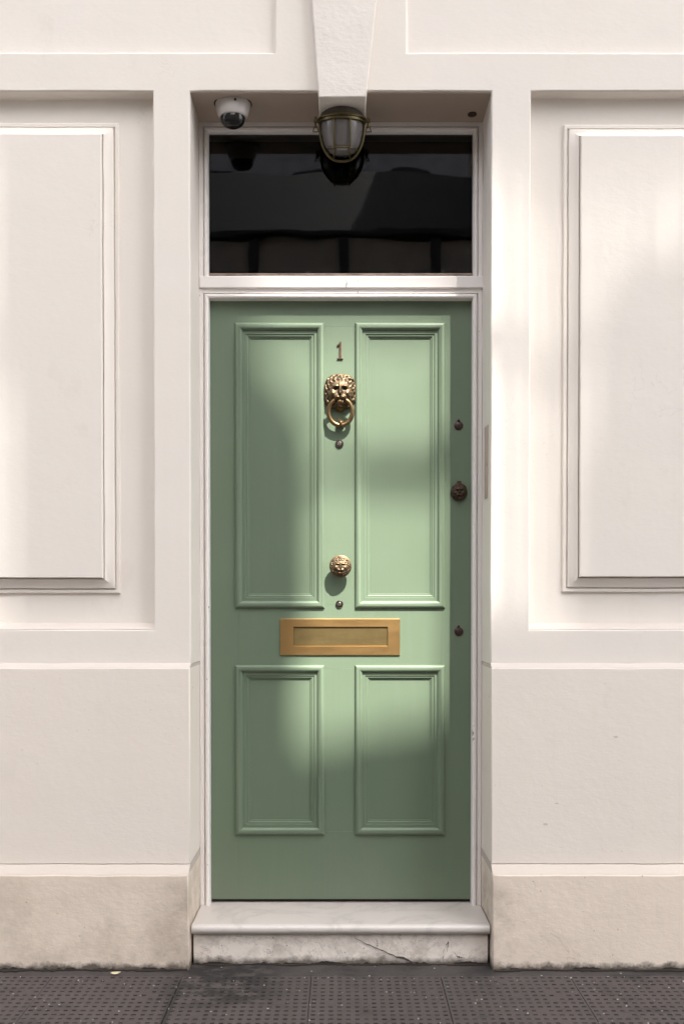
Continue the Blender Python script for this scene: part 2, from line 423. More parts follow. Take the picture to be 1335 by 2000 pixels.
# mortar fillet against the wall
def fillet():
    bm = bmesh.new(); xs = divs(-3.2, 3.2, .03); prof = [(.0, -.002), (-.04, -.003), (-.066, -.0035), (-.088, -.003), (-.105, -.008)]
    rows = []
    for x in xs:
        rows.append([bm.verts.new((x, y + .006 * wob(x, y * 3, 2), z + .0018 * wob(x * 1.5, y, 8))) for y, z in prof])
    for a, b in zip(rows, rows[1:]):
        for i in range(len(prof) - 1): bm.faces.new((a[i], a[i + 1], b[i + 1], b[i]))
    return link('mortar_fillet', bm_mesh(bm), M_mortar, pav)
fillet()
def wall_gap():
    for x0, x1, y in ((-3.2, OX0 - .004, -.050), (OX0 + .004, OX1 - .004, -.006), (OX1 + .004, 3.2, -.050)):
        bm = bmesh.new(); rows = []
        for x in divs(x0, x1, .006):
            wd = max(.0006, .0045 + .012 * noise.noise(Vector((x * 9, 3, y))) + .006 * noise.noise(Vector((x * 60, 1, y))))
            h = max(.0008, .0035 + .010 * noise.noise(Vector((x * 11, 8, y))) + .006 * noise.noise(Vector((x * 70, 4, y))))
            rows.append([bm.verts.new((x, y - .0022, h)), bm.verts.new((x, y - .003, .0012)), bm.verts.new((x, y - .003 - wd, .0006)), bm.verts.new((x, y - .003 - wd, -.006))])
        for a, b in zip(rows, rows[1:]):
            for i in range(3): bm.faces.new((a[i], a[i + 1], b[i + 1], b[i]))
        link('dirt_seam', bm_mesh(bm), M_gap, pav)
def slab_mesh(seed):
    """one 0.4 m slab with 16 x 15 small rectangular pits"""
    rnd = random.Random(seed); bm = bmesh.new(); S = .3975; nx, ny = 16, 16; px = S / nx; py = S / ny
    dep = .0032
    gv = {}
    def G(i, j):
        if (i, j) not in gv: gv[(i, j)] = bm.verts.new((i * px - S / 2, j * py - S / 2, .0008 * noise.noise(Vector((i * .5 + seed, j * .5, 0)))))
        return gv[(i, j)]
    for i in range(nx):
        for j in range(ny):
            c = [G(i, j), G(i + 1, j), G(i + 1, j + 1), G(i, j + 1)]
            cx = (i + .5) * px - S / 2 + rnd.uniform(-.0006, .0006); cy = (j + .5) * py - S / 2 + rnd.uniform(-.0005, .0005)
            a = .0066 + rnd.uniform(-.0008, .0008); b = .0046 + rnd.uniform(-.0007, .0006)
            if rnd.random() < .03: bm.faces.new(c); continue
            d = dep * rnd.uniform(.55, 1.1)
            z = .0006 * noise.noise(Vector((i * .5 + seed, j * .5, 0)))
            o = [bm.verts.new((cx + sx * a, cy + sy * b, z)) for sx, sy in ((-1, -1), (1, -1), (1, 1), (-1, 1))]
            q = [bm.verts.new((cx + sx * a * .8, cy + sy * b * .74, z - d)) for sx, sy in ((-1, -1), (1, -1), (1, 1), (-1, 1))]
            for k in range(4):
                bm.faces.new((c[k], c[(k + 1) % 4], o[(k + 1) % 4], o[k]))
                f = bm.faces.new((o[k], o[(k + 1) % 4], q[(k + 1) % 4], q[k])); f.material_index = 1
            f = bm.faces.new(q); f.material_index = 1
    bd = [G(i, 0) for i in range(nx + 1)] + [G(nx, j) for j in range(1, ny + 1)] + [G(i, ny) for i in range(nx - 1, -1, -1)] + [G(0, j) for j in range(ny - 1, 0, -1)]
    lo = [bm.verts.new((v.co.x, v.co.y, -.011)) for v in bd]
    for k in range(len(bd)): bm.faces.new((bd[k], lo[k], lo[(k + 1) % len(bd)], bd[(k + 1) % len(bd)]))
    me = bpy.data.meshes.new('slab'); bm.normal_update(); bm.to_mesh(me); bm.free(); me.materials.append(M_slab); me.materials.append(M_pit); return me
SM = [slab_mesh(s) for s in (1, 2, 3)]
for r in range(4):
    for c in range(14):
        o = bpy.data.objects.new('paving_slab', SM[(c * 2 + r * 5) % 3]); COL.objects.link(o); o.parent = pav
        o.location = (-.495 + .4 * (c - 5) - .2 , -.100 - .2 - .4 * r + .8, random.uniform(-.0008, .0008))
        o.rotation_euler = (random.uniform(-.002, .002), random.uniform(-.002, .002), random.uniform(-.002, .002))

# ------------------------------------------------------------------ house front
house = empty('house_front', 'cream painted stucco house front with moulded panels and keystone around a doorway', 'building', (0, 0, 0))
OX0, OX1 = X(372.5), X(957.5); ZS = Z(178); FR = .172; BK = .30
xpl, xpr = X(300.5), X(1034); xul, xur = X(538.5), X(793)
z_band0 = Z(1298); z_rec0 = Z(1230); z_rec1 = ZS; z_up0 = Z(103); z_up1 = 3.75; zt = 4.3
def dep(x, z):
    if OX0 < x < OX1 and z < ZS: return None
    if z_rec0 < z < z_rec1 and (-1.98 < x < xpl or xpr < x < 1.98): return .042
    if z_up0 < z < z_up1 and (-1.7 < x < xul or xur < x < 1.7): return .017
    return 0.0
relief('wall', [-3.2, -1.98, -1.7, xpl, OX0, xul, xur, OX1, xpr, 1.7, 1.98, 3.2], [z_band0, z_rec0, z_rec1, z_up0, z_up1, zt], dep, BK, .045, M_wall, house)
boxo('upper_wall', (-3.2, 3.2, .0, .3, zt + .001, 8.2), M_wall, house)
wall_gap()
# raised wall panels
def wall_panel(x0, x1, z0, z1, seed):
    Y = .042
    prof = [(-.0022, -.0005), (-.0010, -.006), (.0002, -.006), (.0004, .006), (.003, .0085), (.0120, .0085), (.0130, .0020), (.0152, .0010), (.0168, .0115), (.022, .0135), (.030, .0160), (.040, .0225), (.0452, .0262), (.0462, .0170), (.0482, .0160), (.0490, .0345), (.0515, .0365)]
    bm, L = frame_sweep(x0, x1, z0, z1, Y, prof, .05, .0012, seed=seed)
    bm.faces.new(L[-1]) if False else None
    me = bm_mesh(bm, 'panel_moulding', 28)
    o = link('panel_moulding', me, M_wall, house)
    u = prof[-1][0]
    xs = [x0 + u, x1 - u]; zs = [z0 + u, z1 - u]
    bm = bmesh.new(); gx = divs(xs[0], xs[1], .05); gz = divs(zs[0], zs[1], .05); vv = {}
    # field: borders follow the same wobble as the moulding so that they meet
    nx = max(1, round((x1 - x0) / .05)); nz = max(1, round((z1 - z0) / .05))
    gx = [xs[0] + (xs[1] - xs[0]) * i / nx for i in range(nx + 1)]; gz = [zs[0] + (zs[1] - zs[0]) * i / nz for i in range(nz + 1)]
    for i, x in enumerate(gx):
        for j, z in enumerate(gz):
            vv[i, j] = bm.verts.new((x + .0012 * wob(x, z, 1 + seed), Y - prof[-1][1] + .0012 * .6 * wob(x, z, 9 + seed), z + .0012 * wob(x, z, 5 + seed)))
    for i in range(nx):
        for j in range(nz): bm.faces.new((vv[i, j], vv[i + 1, j], vv[i + 1, j + 1], vv[i, j + 1]))
    link('panel_field', bm_mesh(bm), M_wall, o)
PY = .036
wall_panel(-1.85, X(235, PY), Z(1159, PY), Z(241, PY), 0)
wall_panel(X(1097, PY), 1.85, Z(1157, PY), Z(244, PY), 3)
# sloping sills at the foot of the recesses
for a, b in ((-1.98, xpl), (xpr, 1.98)):
    prism_x('recess_sill', [(.001, z_rec0 + .0005), (.044, z_rec0 + .0005), (.044, z_rec0 + .022)], a + .001, b - .001, M_sill, house, bevel=0)
# plinth and base course
zc1 = Z(1305, -.02); zc2 = Z(1688, -.02); zc3 = Z(1709, -.050)
for a, b in ((-3.2, OX0 - .0005), (OX1 + .0005, 3.2)):
    prism_x('plinth', [(-.020, zc2), (-.020, zc1), (BK, zc1), (BK, zc2)], a, b, M_plinth, house, bevel=.003, amp=.0017)
    prism_x('plinth_cap', [(-.0188, zc1 + .0003), (-.0005, z_band0 + .005), (-.0005, z_band0 + .0003), (BK - .002, z_band0 + .0003), (BK - .002, zc1 + .0003)], a, b, M_sill, house, bevel=0, amp=.0017)
    prism_x('base_course', [(-.050, -.02), (-.050, zc3), (BK, zc3), (BK, -.02)], a, b, M_base, house, bevel=.004, amp=.0026)
    prism_x('base_cap', [(-.0485, zc3 + .0003), (-.0203, zc2 - .0003), (BK - .002, zc2 - .0003), (BK - .002, zc3 + .0003)], a, b, M_sill2, house, bevel=0, amp=.002)
# keystone
def keystone():
    zb = Z(190, -.028); ztp = Z(0, -.028); s0 = (X(622, -.028, 190), X(714.5, -.028, 190)); s1 = (X(608, -.028, 0), X(735.5, -.028, 0))
    k = (4.05 - zb) / (ztp - zb); e = (s0[0] + (s1[0] - s0[0]) * k, s0[1] + (s1[1] - s0[1]) * k)
    bm = bmesh.new(); n = 30; m = 6; rows = []
    for j in range(n + 1):
        t = j / n; z = zb + (4.05 - zb) * t; a = s0[0] + (e[0] - s0[0]) * t; b = s0[1] + (e[1] - s0[1]) * t
        row = [bm.verts.new((a, FR - .003 if z < ZS + .05 else .01, z))]
        for i in range(m + 1):
            x = a + (b - a) * i / m
            row.append(bm.verts.new((x + .0016 * wob(x, z, 3), -.028 + .0012 * wob(x * 2, z * 2, 4), z + (.0018 * wob(x * 2, z, 6)))))
        row.append(bm.verts.new((b, FR - .003 if z < ZS + .05 else .01, z)))
        rows.append(row)
    for p, q in zip(rows, rows[1:]):
        for i in range(m + 2): bm.faces.new((p[i], p[i + 1], q[i + 1], q[i]))
    bm.faces.new(rows[0]); bm.faces.new(rows[-1])
    link('keystone', bm_mesh(bm, 'k', 30), M_key, house, .004)
keystone()

boxo('soffit_shade_board', (OX0 + .0005, X(621.5, -.028, 190), .005, FR + .05, ZS - .003, ZS - .0005), M_soffit, house); boxo('soffit_shade_board', (X(715, -.028, 190), OX1 - .0005, .005, FR + .05, ZS - .003, ZS - .0005), M_soffit, house)  # thin added boards whose dark tan paints in the shade under the lintel
# door frame, transom, fanlight
BEAD = [(0, -.05), (0, 0), (.0135, 0), (.0150, -.008), (.0175, -.008), (.0180, .002), (.0215, .0065), (.027, .0070), (.0310, .0045), (.0325, -.002), (.0325, -.040)]
fx0, fx1 = OX0 + .001, OX1 - .001
zt0, zt1 = Z(564, FR), Z(541, FR)
ztread = .130
bm, L = frame_sweep(fx0, fx1, ztread - .05, zt0 - .0005, FR, BEAD, .12, .0005)
link('door_frame', bm_mesh(bm, 'f', 30), M_frame, house)
BEAD2 = [(0, -.05), (0, .002), (.0135, .002), (.0150, -.006), (.0175, -.006), (.0180, .003), (.0215, .0060), (.0265, .0055), (.0300, -.001), (.0312, -.004), (.0312, -.030)]
bm, L = frame_sweep(fx0, fx1, zt1 - .0255, ZS - .0035, FR, BEAD2, .12, .0005)
fan = empty('fanlight', None, None); fan.parent = house
link('fanlight_frame', bm_mesh(bm, 'f', 30), M_frame, fan)
boxo('transom', (X(391, FR), X(944, FR), FR - .0080, FR + .06, zt0, zt1), M_frame, house, .003)
# dark sill strip under the pane and the pane itself
boxo('fanlight_pane', (X(404, .19), X(924, .19), .190, .194, Z(538, .19), Z(250, .19)), M_glass, fan)
M_putty = simple('old_putty', (.30, .22, .18), .8, 30, .3)
boxo('pane_putty', (X(406, .185), X(922, .185), .181, .1895, Z(537.5, .185), Z(534.6, .185)), M_putty, fan, .001)
# dark hall behind the pane
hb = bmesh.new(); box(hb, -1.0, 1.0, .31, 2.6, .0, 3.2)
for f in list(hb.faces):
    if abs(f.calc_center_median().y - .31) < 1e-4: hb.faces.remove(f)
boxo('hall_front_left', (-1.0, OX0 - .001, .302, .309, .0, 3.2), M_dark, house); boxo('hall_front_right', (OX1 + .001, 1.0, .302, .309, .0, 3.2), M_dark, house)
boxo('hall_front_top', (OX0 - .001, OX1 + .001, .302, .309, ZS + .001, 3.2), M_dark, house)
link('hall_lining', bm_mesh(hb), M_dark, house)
# things on the reveals
def hinge_plate():
    bm = bmesh.new(); z0, z1 = Z(973, .08), Z(833, .08)
    box(bm, OX1 - .0035, OX1 + .002, .050, .102, z0, z1)
    for k in range(2): pass
    tube(bm, [(OX1 - .004, .054, z0 + .004), (OX1 - .004, .054, z0 + (z1 - z0) * .42)], .0035, 8)
    tube(bm, [(OX1 - .004, .054, z0 + (z1 - z0) * .44), (OX1 - .004, .054, z1 - .004)], .0035, 8)
    rebase(link('hinge_plate', bm_mesh(bm), M_plate_old, house, .0008))
hinge_plate()
bm = bmesh.new(); lathe(bm, [(0, .003), (.0135, .003), (.0150, .004), (.0150, .007), (0, .007)], 24, Matrix.Translation((X(920, .123), .123, ZS - .0092)))
rebase(link('soffit_cap', bm_mesh(bm), M_brown, house))

# ------------------------------------------------------------------ front door
DY = .197          # street face of the stiles and rails
door = empty('front_door', 'sage green four-panel front door with brass lion knocker, knob and letter plate', 'door', (X(922, DY), DY, ztread))
dx0, dx1 = X(404, DY), X(924, DY); dz0, dz1 = Z(1756, DY), Z(574, DY)
c = [X(459, DY), X(633.5, DY), X(693, DY), X(868.5, DY)]
r_ = [Z(1630.5, DY), Z(1299, DY), Z(1188, DY), Z(631, DY)]
ov = .012          # the mouldings lap over the edges of the framing
def piece(name, x0, x1, z0, z1):
    boxo(name, (x0, x1, DY, DY + .045, z0, z1), M_green, door, .0004)
j = .0001
piece('stile', dx0, c[0] + ov, dz0, dz1); piece('stile', c[3] - ov, dx1, dz0, dz1)
piece('rail', c[0] + ov + j, c[3] - ov - j, dz0, r_[0] + ov); piece('rail', c[0] + ov + j, c[3] - ov - j, r_[1] - ov, r_[2] + ov)
piece('rail', c[0] + ov + j, c[3] - ov - j, r_[3] - ov, dz1)
piece('stile', c[1] - ov, c[2] + ov, r_[0] + ov + j, r_[1] - ov - j); piece('stile', c[1] - ov, c[2] + ov, r_[2] + ov + j, r_[3] - ov - j)
MOULD = [(0, -.0005), (.0000, .0030), (.0015, .0060), (.0045, .0085), (.0085, .0098), (.0125, .0098), (.0165, .0086), (.0200, .0064), (.0225, .0038), (.0240, .0026),
         (.0248, -.0012), (.0290, -.0016), (.0325, -.0012), (.0360, -.0022), (.0366, -.0048), (.0400, -.0052), (.0425, -.0046), (.0445, -.0056), (.0450, -.0080), (.0485, -.0084), (.0500, -.0090), (.0503, -.0125)]
for (a, b) in ((c[0], c[1]), (c[2], c[3])):
    for (p, q) in ((r_[0], r_[1]), (r_[2], r_[3])):
        pn = boxo('panel', (a + .03, b - .03, DY + .0112, DY + .030, p + .03, q - .03), M_green, door)
        bm, L = frame_sweep(a, b, p, q, DY, MOULD)
        rebase(link('panel_moulding', bm_mesh(bm, 'mo', 24), M_green, pn))
boxo('threshold_strip', (dx0, dx1, DY + .012, DY + .05, ztread + .0005, dz0 - .001), M_gap, house)

def gauss(x, y, cx, cy, sx, sy): return math.exp(-(((x - cx) / sx) ** 2 + ((y - cy) / sy) ** 2))
def lion_height(x, y, r, ang):
    """height of a lion mask, x and y in -1..1, for a mask whose edge is at r = 1"""
    h = .50 * math.sqrt(max(0, 1 - (r * .98) ** 2.6))
    face = 1 / (1 + math.exp((math.hypot(x / .68, (y + .08) / .72) - 1) * 14))
    h += .13 * face
    for s in (-1, 1):
        h += .12 * gauss(x, y, s * .27, .24, .17, .06) + .05 * gauss(x, y, s * .42, .16, .07, .09)
        h -= .15 * gauss(x, y, s * .29, .10, .12, .065)
        h += .06 * gauss(x, y, s * .29, .09, .055, .04)
        h += .10 * gauss(x, y, s * .46, -.14, .14, .13)
        h += .20 * gauss(x, y, s * .17, -.36, .16, .11)
        h -= .10 * gauss(x, y, s * .12, -.14, .05, .07)
        h -= .09 * gauss(x, y, s * .46, -.46, .12, .16)
        h += .12 * gauss(x, y, s * .80, .60, .11, .12) - .12 * gauss(x, y, s * .78, .58, .05, .06)
    h += .17 * gauss(x, y, 0, .05, .075, .26) + .17 * gauss(x, y, 0, -.15, .13, .085)
    h -= .12 * gauss(x, y, 0, -.33, .03, .12) + .18 * gauss(x, y, 0, -.56, .26, .06)
    h += .06 * gauss(x, y, 0, .36, .3, .1)
    # mane: wavy locks running outwards
    m = 1 - face; e = max(0.0, 1 - max(0, r - .93) / .07)
    lock = math.sin(ang * 15 + 4.5 * math.sin(r * 7.5)) * .6 + math.sin(ang * 25 - r * 12) * .4
    h += m * e * (.055 * lock + .035 * math.sin(r * 21 + 1.4 * math.sin(ang * 9)))
    h += .09 * m * gauss(x, y, 0, .60, .5, .10) * (1 + math.sin(x * 24 + y * 5))
    return max(h, .0)
def lion(name, cx, cz, y, hw, hh, outline, mat, parent, scale=1.0, label=None, back=.004, nr=40, na=128):
    bm = bmesh.new(); pat = bm.verts.layers.float.new('patina')
    rows = []
    H0 = {}
    def P(i, k):
        r = i / nr; a = 2 * math.pi * k / na; o = outline(a)
        return r * math.cos(a) * o, r * math.sin(a) * o, r, a
    for i in range(nr + 1):
        for k in range(na):
            x_, y_, r, a = P(i, k); H0[i, k] = lion_height(x_, y_, r, a)
    for i in range(nr + 1):
        row = []
        for k in range(na):
            if i == 0 and k: row.append(row[0]); continue
            x_, y_, r, a = P(i, k); h = H0[i, k]
            ii = [max(1, i - 3), min(nr, i + 3)]; av = sum(H0[q, (k + dk) % na] for q in ii for dk in (-3, 0, 3)) / 6
            v = bm.verts.new((cx + x_ * hw, y - back - h * hw * scale, cz + y_ * hh))
            v[pat] = min(1, max(0, (av - h) * 22 + .34)) if r < .96 else .5
            row.append(v)
        rows.append(row)
    rim = [bm.verts.new((v.co.x, y + .0005, v.co.z)) for v in rows[-1]]
    for v in rim: v[pat] = .6
    rows.append(rim)
    for a, b in zip(rows, rows[1:]):
        for k in range(na):
            q = []
            for v in (a[k], a[(k + 1) % na], b[(k + 1) % na], b[k]):
                if v not in q: q.append(v)
            bm.faces.new(q)
    return rebase(link(name, bm_mesh(bm, name, 60), mat, parent, label=label))
S = F / (D + DY)
def K(px, py): return X(px, DY, py), Z(py, DY)
# knocker
kx, kz = K(664, 768)
def out_mask(a):
    y = math.sin(a); x = math.cos(a)
    o = 1.0 / (abs(x) ** 2.8 + abs(y) ** 2.8) ** (1 / 2.8)
    return o * (1 - .14 * max(0, -y) ** 2 * (1 - .3 * abs(x)))
knock = empty('knocker', None, None, (0, 0, 0)); knock.parent = door; knock.location = Vector((kx, DY, kz)) - door.location; knock['label'] = 'aged brass lion head door knocker with ring'
lion('lion_mask', kx, kz, DY, 31 / S, 36 / S, out_mask, M_lion, knock, scale=.95)
bm = bmesh.new()
kx2, kz2 = K(664.5, 789)
lathe(bm, [(0, -.016), (.0075, -.016), (.0095, -.012), (.0100, 0), (.0095, .012), (.0075, .016), (0, .016)], 24, Matrix.Translation((kx2, DY - .028, kz2)) @ Matrix.Rotation(R(90), 4, 'Y') @ Matrix.Scale(.62, 4, (0, 0, 1)))
lathe(bm, [(0, .030), (.006, .0295), (.0085, .026), (.0095, .0), (.0105, -.002)], 24, at_door(kx2, kz2 - .008, DY - .001))
lathe(bm, [(0, .014), (.010, .013), (.014, .008), (.016, .0), (.0165, -.001)], 28, at_door(kx2, kz2 - .012, DY - .001))
rebase(link('jaw', bm_mesh(bm), M_brass, knock))
bm = bmesh.new(); pts = []
rcx, rcz = K(664.5, 808); n = 40
for i in range(n + 1):
    a = R(118) + R(304) * i / n
    ex, ez = 23 / S, 25 / S
    dz = math.sin(a) * ez
    pts.append((rcx + math.cos(a) * ex, DY - .020 - .014 * (dz + ez) / (2 * ez), rcz + dz))
tube(bm, pts, [.0062 + .0016 * math.sin(math.pi * i / n) ** .5 for i in range(n + 1)], 14)
rebase(link('ring', bm_mesh(bm), M_brass, knock))
bm = bmesh.new(); bx_, bz_ = K(665, 829)
sp = [(0, -.0105), (.005, -.0095), (.0085, -.006), (.0100, 0), (.0085, .006), (.005, .0095), (0, .0105)]
lathe(bm, [(r * 1.0, h * .62) for r, h in sp], 24, Matrix.Translation((bx_, DY - .022, bz_)) @ Matrix.Rotation(R(90), 4, 'Y'))
lathe(bm, [(0, .019), (.006, .0185), (.009, .016), (.0125, .012), (.0145, .006), (.0145, -.001)], 28, at_door(bx_ - .0005, bz_ + .001, DY))
rebase(link('striker', bm_mesh(bm), M_brass, knock))
# knob
nx_, nz_ = K(664.5, 1107); nr_ = 21.5 / S
knob = empty('knob', None, None); knob.parent = door; knob.location = Vector((nx_, DY, nz_)) - door.location; knob['label'] = 'round brass door knob with lion face'
bm = bmesh.new()
lathe(bm, [(.026, -.001), (.026, .002), (.020, .005), (.013, .008), (.012, .020), (.020, .024), (nr_ * .97, .028), (nr_, .031), (nr_ * .985, .034), (nr_ * .90, .0355), (0, .036)], 40, at_door(nx_, nz_, DY))
rebase(link('knob_base', bm_mesh(bm), M_brass, knob))
lion('lion_face', nx_, nz_, DY - .0345, nr_ * .9, nr_ * .9, lambda a: 1.0, M_lion, knob, scale=.62, back=.0)
# small lion on the shaded stile
sx_, sz_ = K(895.5, 961)
bell = empty('lion_escutcheon', None, None); bell.parent = door; bell.location = Vector((sx_, DY, sz_)) - door.location; bell['label'] = 'small dark bronze lion head on the shaded stile'
lion('lion_face', sx_, sz_, DY, 16 / S, 17.5 / S, lambda a: 1.0, M_bronze, bell, scale=.8, nr=30, na=96)
bm = bmesh.new(); tube(bm, [(sx_, DY - .018, sz_ - .018), (sx_, DY - .020, sz_ - .036)], .0014, 8); box(bm, sx_ - .007, sx_ + .007, DY - .006, DY + .0005, sz_ + .027, sz_ + .037)
rebase(link('pull_pin', bm_mesh(bm), M_brown, bell))
# covered keyholes
for py in (831, 1233):
    ex_, ez_ = K(895, py); bm = bmesh.new()
    lathe(bm, [(0, .0065), (.006, .0062), (.012, .0045), (.0150, .002), (.0155, -.0005)], 28, at_door(ex_, ez_ - .001, DY) )
    lathe(bm, [(0, .0085), (.003, .008), (.0042, .006), (.0045, -.0005)], 16, at_door(ex_ - .0005, ez_ + .0165, DY))
    rebase(link('keyhole_cover', bm_mesh(bm), M_brown, door))
# cylinder locks
for py, rr in ((867, 8.0), (1180, 7.4)):
    lx, lz = K(662.5, py); q = rr / S; bm = bmesh.new()
    lathe(bm, [(q, -.0005), (q, .003), (q * .88, .0048), (q * .70, .0050), (q * .66, .0036), (q * .55, .0036), (q * .52, .0040), (0, .0040)], 32, at_door(lx, lz, DY))
    lk = rebase(link('cylinder_lock', bm_mesh(bm, 'l', 25), M_steel, door))
    bm = bmesh.new(); lathe(bm, [(q * .5, .003), (q * .5, .0058), (q * .44, .0064), (0, .0064)], 24, at_door(lx, lz, DY))
    rebase(link('key_barrel', bm_mesh(bm, 'l', 25), M_barrel, lk))
    boxo('key_slot', (lx - .0007, lx + .0007, DY - .0072, DY - .0060, lz - q * .38, lz + q * .38), M_gap, lk)
# number 1
def number_one():
    x0, z0 = K(663, 702); x1, z1 = K(663, 667.5); Hh = z1 - z0
    w_ = .0042
    P = [(-.0095, 0), (.0105, 0), (.0105, .0040), (.0050 + .0006, .0042), (.0046, Hh), (.0010, Hh), (-.0065, Hh - .0095), (-.0105, Hh - .0120), (-.0095, Hh - .0165), (-.0035, Hh - .0140), (-.0018, Hh - .0130), (-.0018, .0042), (-.0095, .0040)]
    bm = bmesh.new(); a = [bm.verts.new((x0 + .001 + p[0], DY - .0045, z0 + p[1])) for p in P]; b = [bm.verts.new((x0 + .001 + p[0], DY + .0003, z0 + p[1])) for p in P]
    bm.faces.new(a); bm.faces.new(list(reversed(b)))
    for i in range(len(P)): bm.faces.new((a[i], a[(i + 1) % len(P)], b[(i + 1) % len(P)], b[i]))
    rebase(link('door_number', bm_mesh(bm), M_copper, door, .0006, label='brown metal numeral 1'))
number_one()
# letter plate
lx0, lz0 = K(547, 1279.5); lx1, lz1 = K(780.5, 1208.5); ix0, iz0 = K(572.5, 1262); ix1, iz1 = K(757, 1224)
lp = empty('letter_plate', None, None); lp.parent = door; lp.location = Vector(((lx0 + lx1) / 2, DY, (lz0 + lz1) / 2)) - door.location; lp['label'] = 'rectangular brass letter plate'
bm = bmesh.new(); rings = []
for (a, b, c_, d_, y) in ((lx0, lx1, lz0, lz1, DY + .0004), (lx0, lx1, lz0, lz1, DY - .0035), (lx0 + .0015, lx1 - .0015, lz0 + .0015, lz1 - .0015, DY - .0052), (ix0, ix1, iz0, iz1, DY - .0056), (ix0 + .0006, ix1 - .0006, iz0 + .0006, iz1 - .0006, DY - .0045), (ix0 + .0008, ix1 - .0008, iz0 + .0008, iz1 - .0008, DY + .0004)):
    rings.append([bm.verts.new((a, y, c_)), bm.verts.new((b, y, c_)), bm.verts.new((b, y, d_)), bm.verts.new((a, y, d_))])
for p, q in zip(rings, rings[1:]):
    for i in range(4): bm.faces.new((p[i], p[(i + 1) % 4], q[(i + 1) % 4], q[i]))
rebase(link('plate', bm_mesh(bm, 'p', 20), M_plate, lp))
boxo('flap', (ix0 + .0012, ix1 - .0016, DY - .0016, DY + .0003, iz0 + .0012, iz1 - .0022), M_flap, lp, .0005)
boxo('flap_shadow_gap', (ix0, ix1, DY - .0002, DY + .0002, iz0, iz1), M_gap, lp)

# ------------------------------------------------------------------ marble step
step = empty('door_step', 'white marble doorstep with rounded nosing and a cracked riser below the green door', 'step', (0, .07, 0))
sx0, sx1 = OX0 + .0035, OX1 - .0035
zb_ = ztread - .032; yn = -.026; rr = .016
prof = [(.24, ztread - .001)]
prof += [(.0, ztread)]
for k in range(9):
    a = R(90) + R(180) * k / 8
    prof.append((yn + rr + rr * math.cos(a), ztread - rr + rr * math.sin(a)))
prof += [(.24, zb_)]
t_ = prism_x('tread', prof, sx0, sx1, M_tread, step, step=.05, bevel=0, amp=.0005); finish(t_.data, 60)
prism_x('riser', [(-.006, -.012), (-.006, zb_ - .0035), (.23, zb_ - .0035), (.23, -.012)], sx0 + .003, sx1 - .003, M_riser, step, step=.03, bevel=.003, amp=.0014)
def crack(pts, wds, name='crack'):
    bm = bmesh.new(); a = []; b = []
    P2 = []
    for (p, q), w0, w1 in zip(zip(pts, pts[1:]), wds, wds[1:]):
        for i in range(5):
            t = i / 5; P2.append((p[0] + (q[0] - p[0]) * t + random.uniform(-1, 1), p[1] + (q[1] - p[1]) * t + random.uniform(-.8, .8), w0 + (w1 - w0) * t))
    P2.append((pts[-1][0], pts[-1][1], wds[-1]))
    for x_, y_, w_ in P2:
        xx, zz = X(x_, -.007, y_), Z(y_, -.007); h = w_ / 2 / 610
        a.append(bm.verts.new((xx - h * .5, -.0098, zz + h))); b.append(bm.verts.new((xx + h * .5, -.0098, zz - h)))
    for i in range(len(a) - 1): bm.faces.new((a[i], a[i + 1], b[i + 1], b[i]))
    link(name, bm_mesh(bm), M_crack, step)
M_crack = simple('crack_dirt', (.07, .06, .055), .9, 40)
crack([(693, 1832), (722, 1846), (748, 1856), (772, 1868), (790, 1871), (806, 1880), (828, 1891)], [1, 2.2, 2.2, 2.5, 6, 4, 1.2])
crack([(733, 1832), (738, 1842), (735, 1849)], [1, 1.8, .8]); crack([(866, 1852), (864, 1876), (867, 1890)], [.8, 1.2, .8])
crack([(886, 1858), (893, 1868), (902, 1869)], [1, 3.5, 1]); crack([(870, 1846), (876, 1838), (872, 1858)], [.8, 1.8, .8])

# ------------------------------------------------------------------ security camera
cxx, cyy = X(455, .062, 215), .062
sc = empty('security_camera', 'small white dome security camera fixed under the lintel left of the lamp', 'camera', (cxx, cyy, ZS))
bm = bmesh.new(); MT = Matrix.Translation((cxx, cyy, ZS - .004)) @ Matrix.Rotation(R(-7), 4, 'X') @ Matrix.Rotation(R(180), 4, 'X') @ Matrix.Scale(.66, 4, (0, 1, 0)) @ Matrix.Scale(.95, 4)
lathe(bm, [(0, -.002), (.060, -.002), (.0605, .006), (.0585, .009), (.0575, .014), (.0540, .034), (.0500, .046), (.0465, .0510), (.0425, .0525), (.0425, .050)], 48, MT)
rebase(link('housing', bm_mesh(bm, 'h', 30), M_cam, sc))
bm = bmesh.new(); lathe(bm, [(.0424, .050), (.0418, .060), (.0385, .070), (.031, .079), (.021, .0850), (.010, .0875), (0, .088)], 40, MT)
rebase(link('dome', bm_mesh(bm, 'h', 60), M_smoke, sc))
bm = bmesh.new(); lathe(bm, [(.061, -.003), (.064, -.002), (.065, .0015), (.060, .002)], 40, MT)
rebase(link('base_seal', bm_mesh(bm, 'h', 60), M_gap, sc))
bm = bmesh.new(); lathe(bm, [(.004, 0), (.0042, .002), (0, .0025)], 12, Matrix.Translation((cxx + .012, cyy - .038, ZS - .012)) @ FACE)
rebase(link('screw', bm_mesh(bm), M_gap, sc))

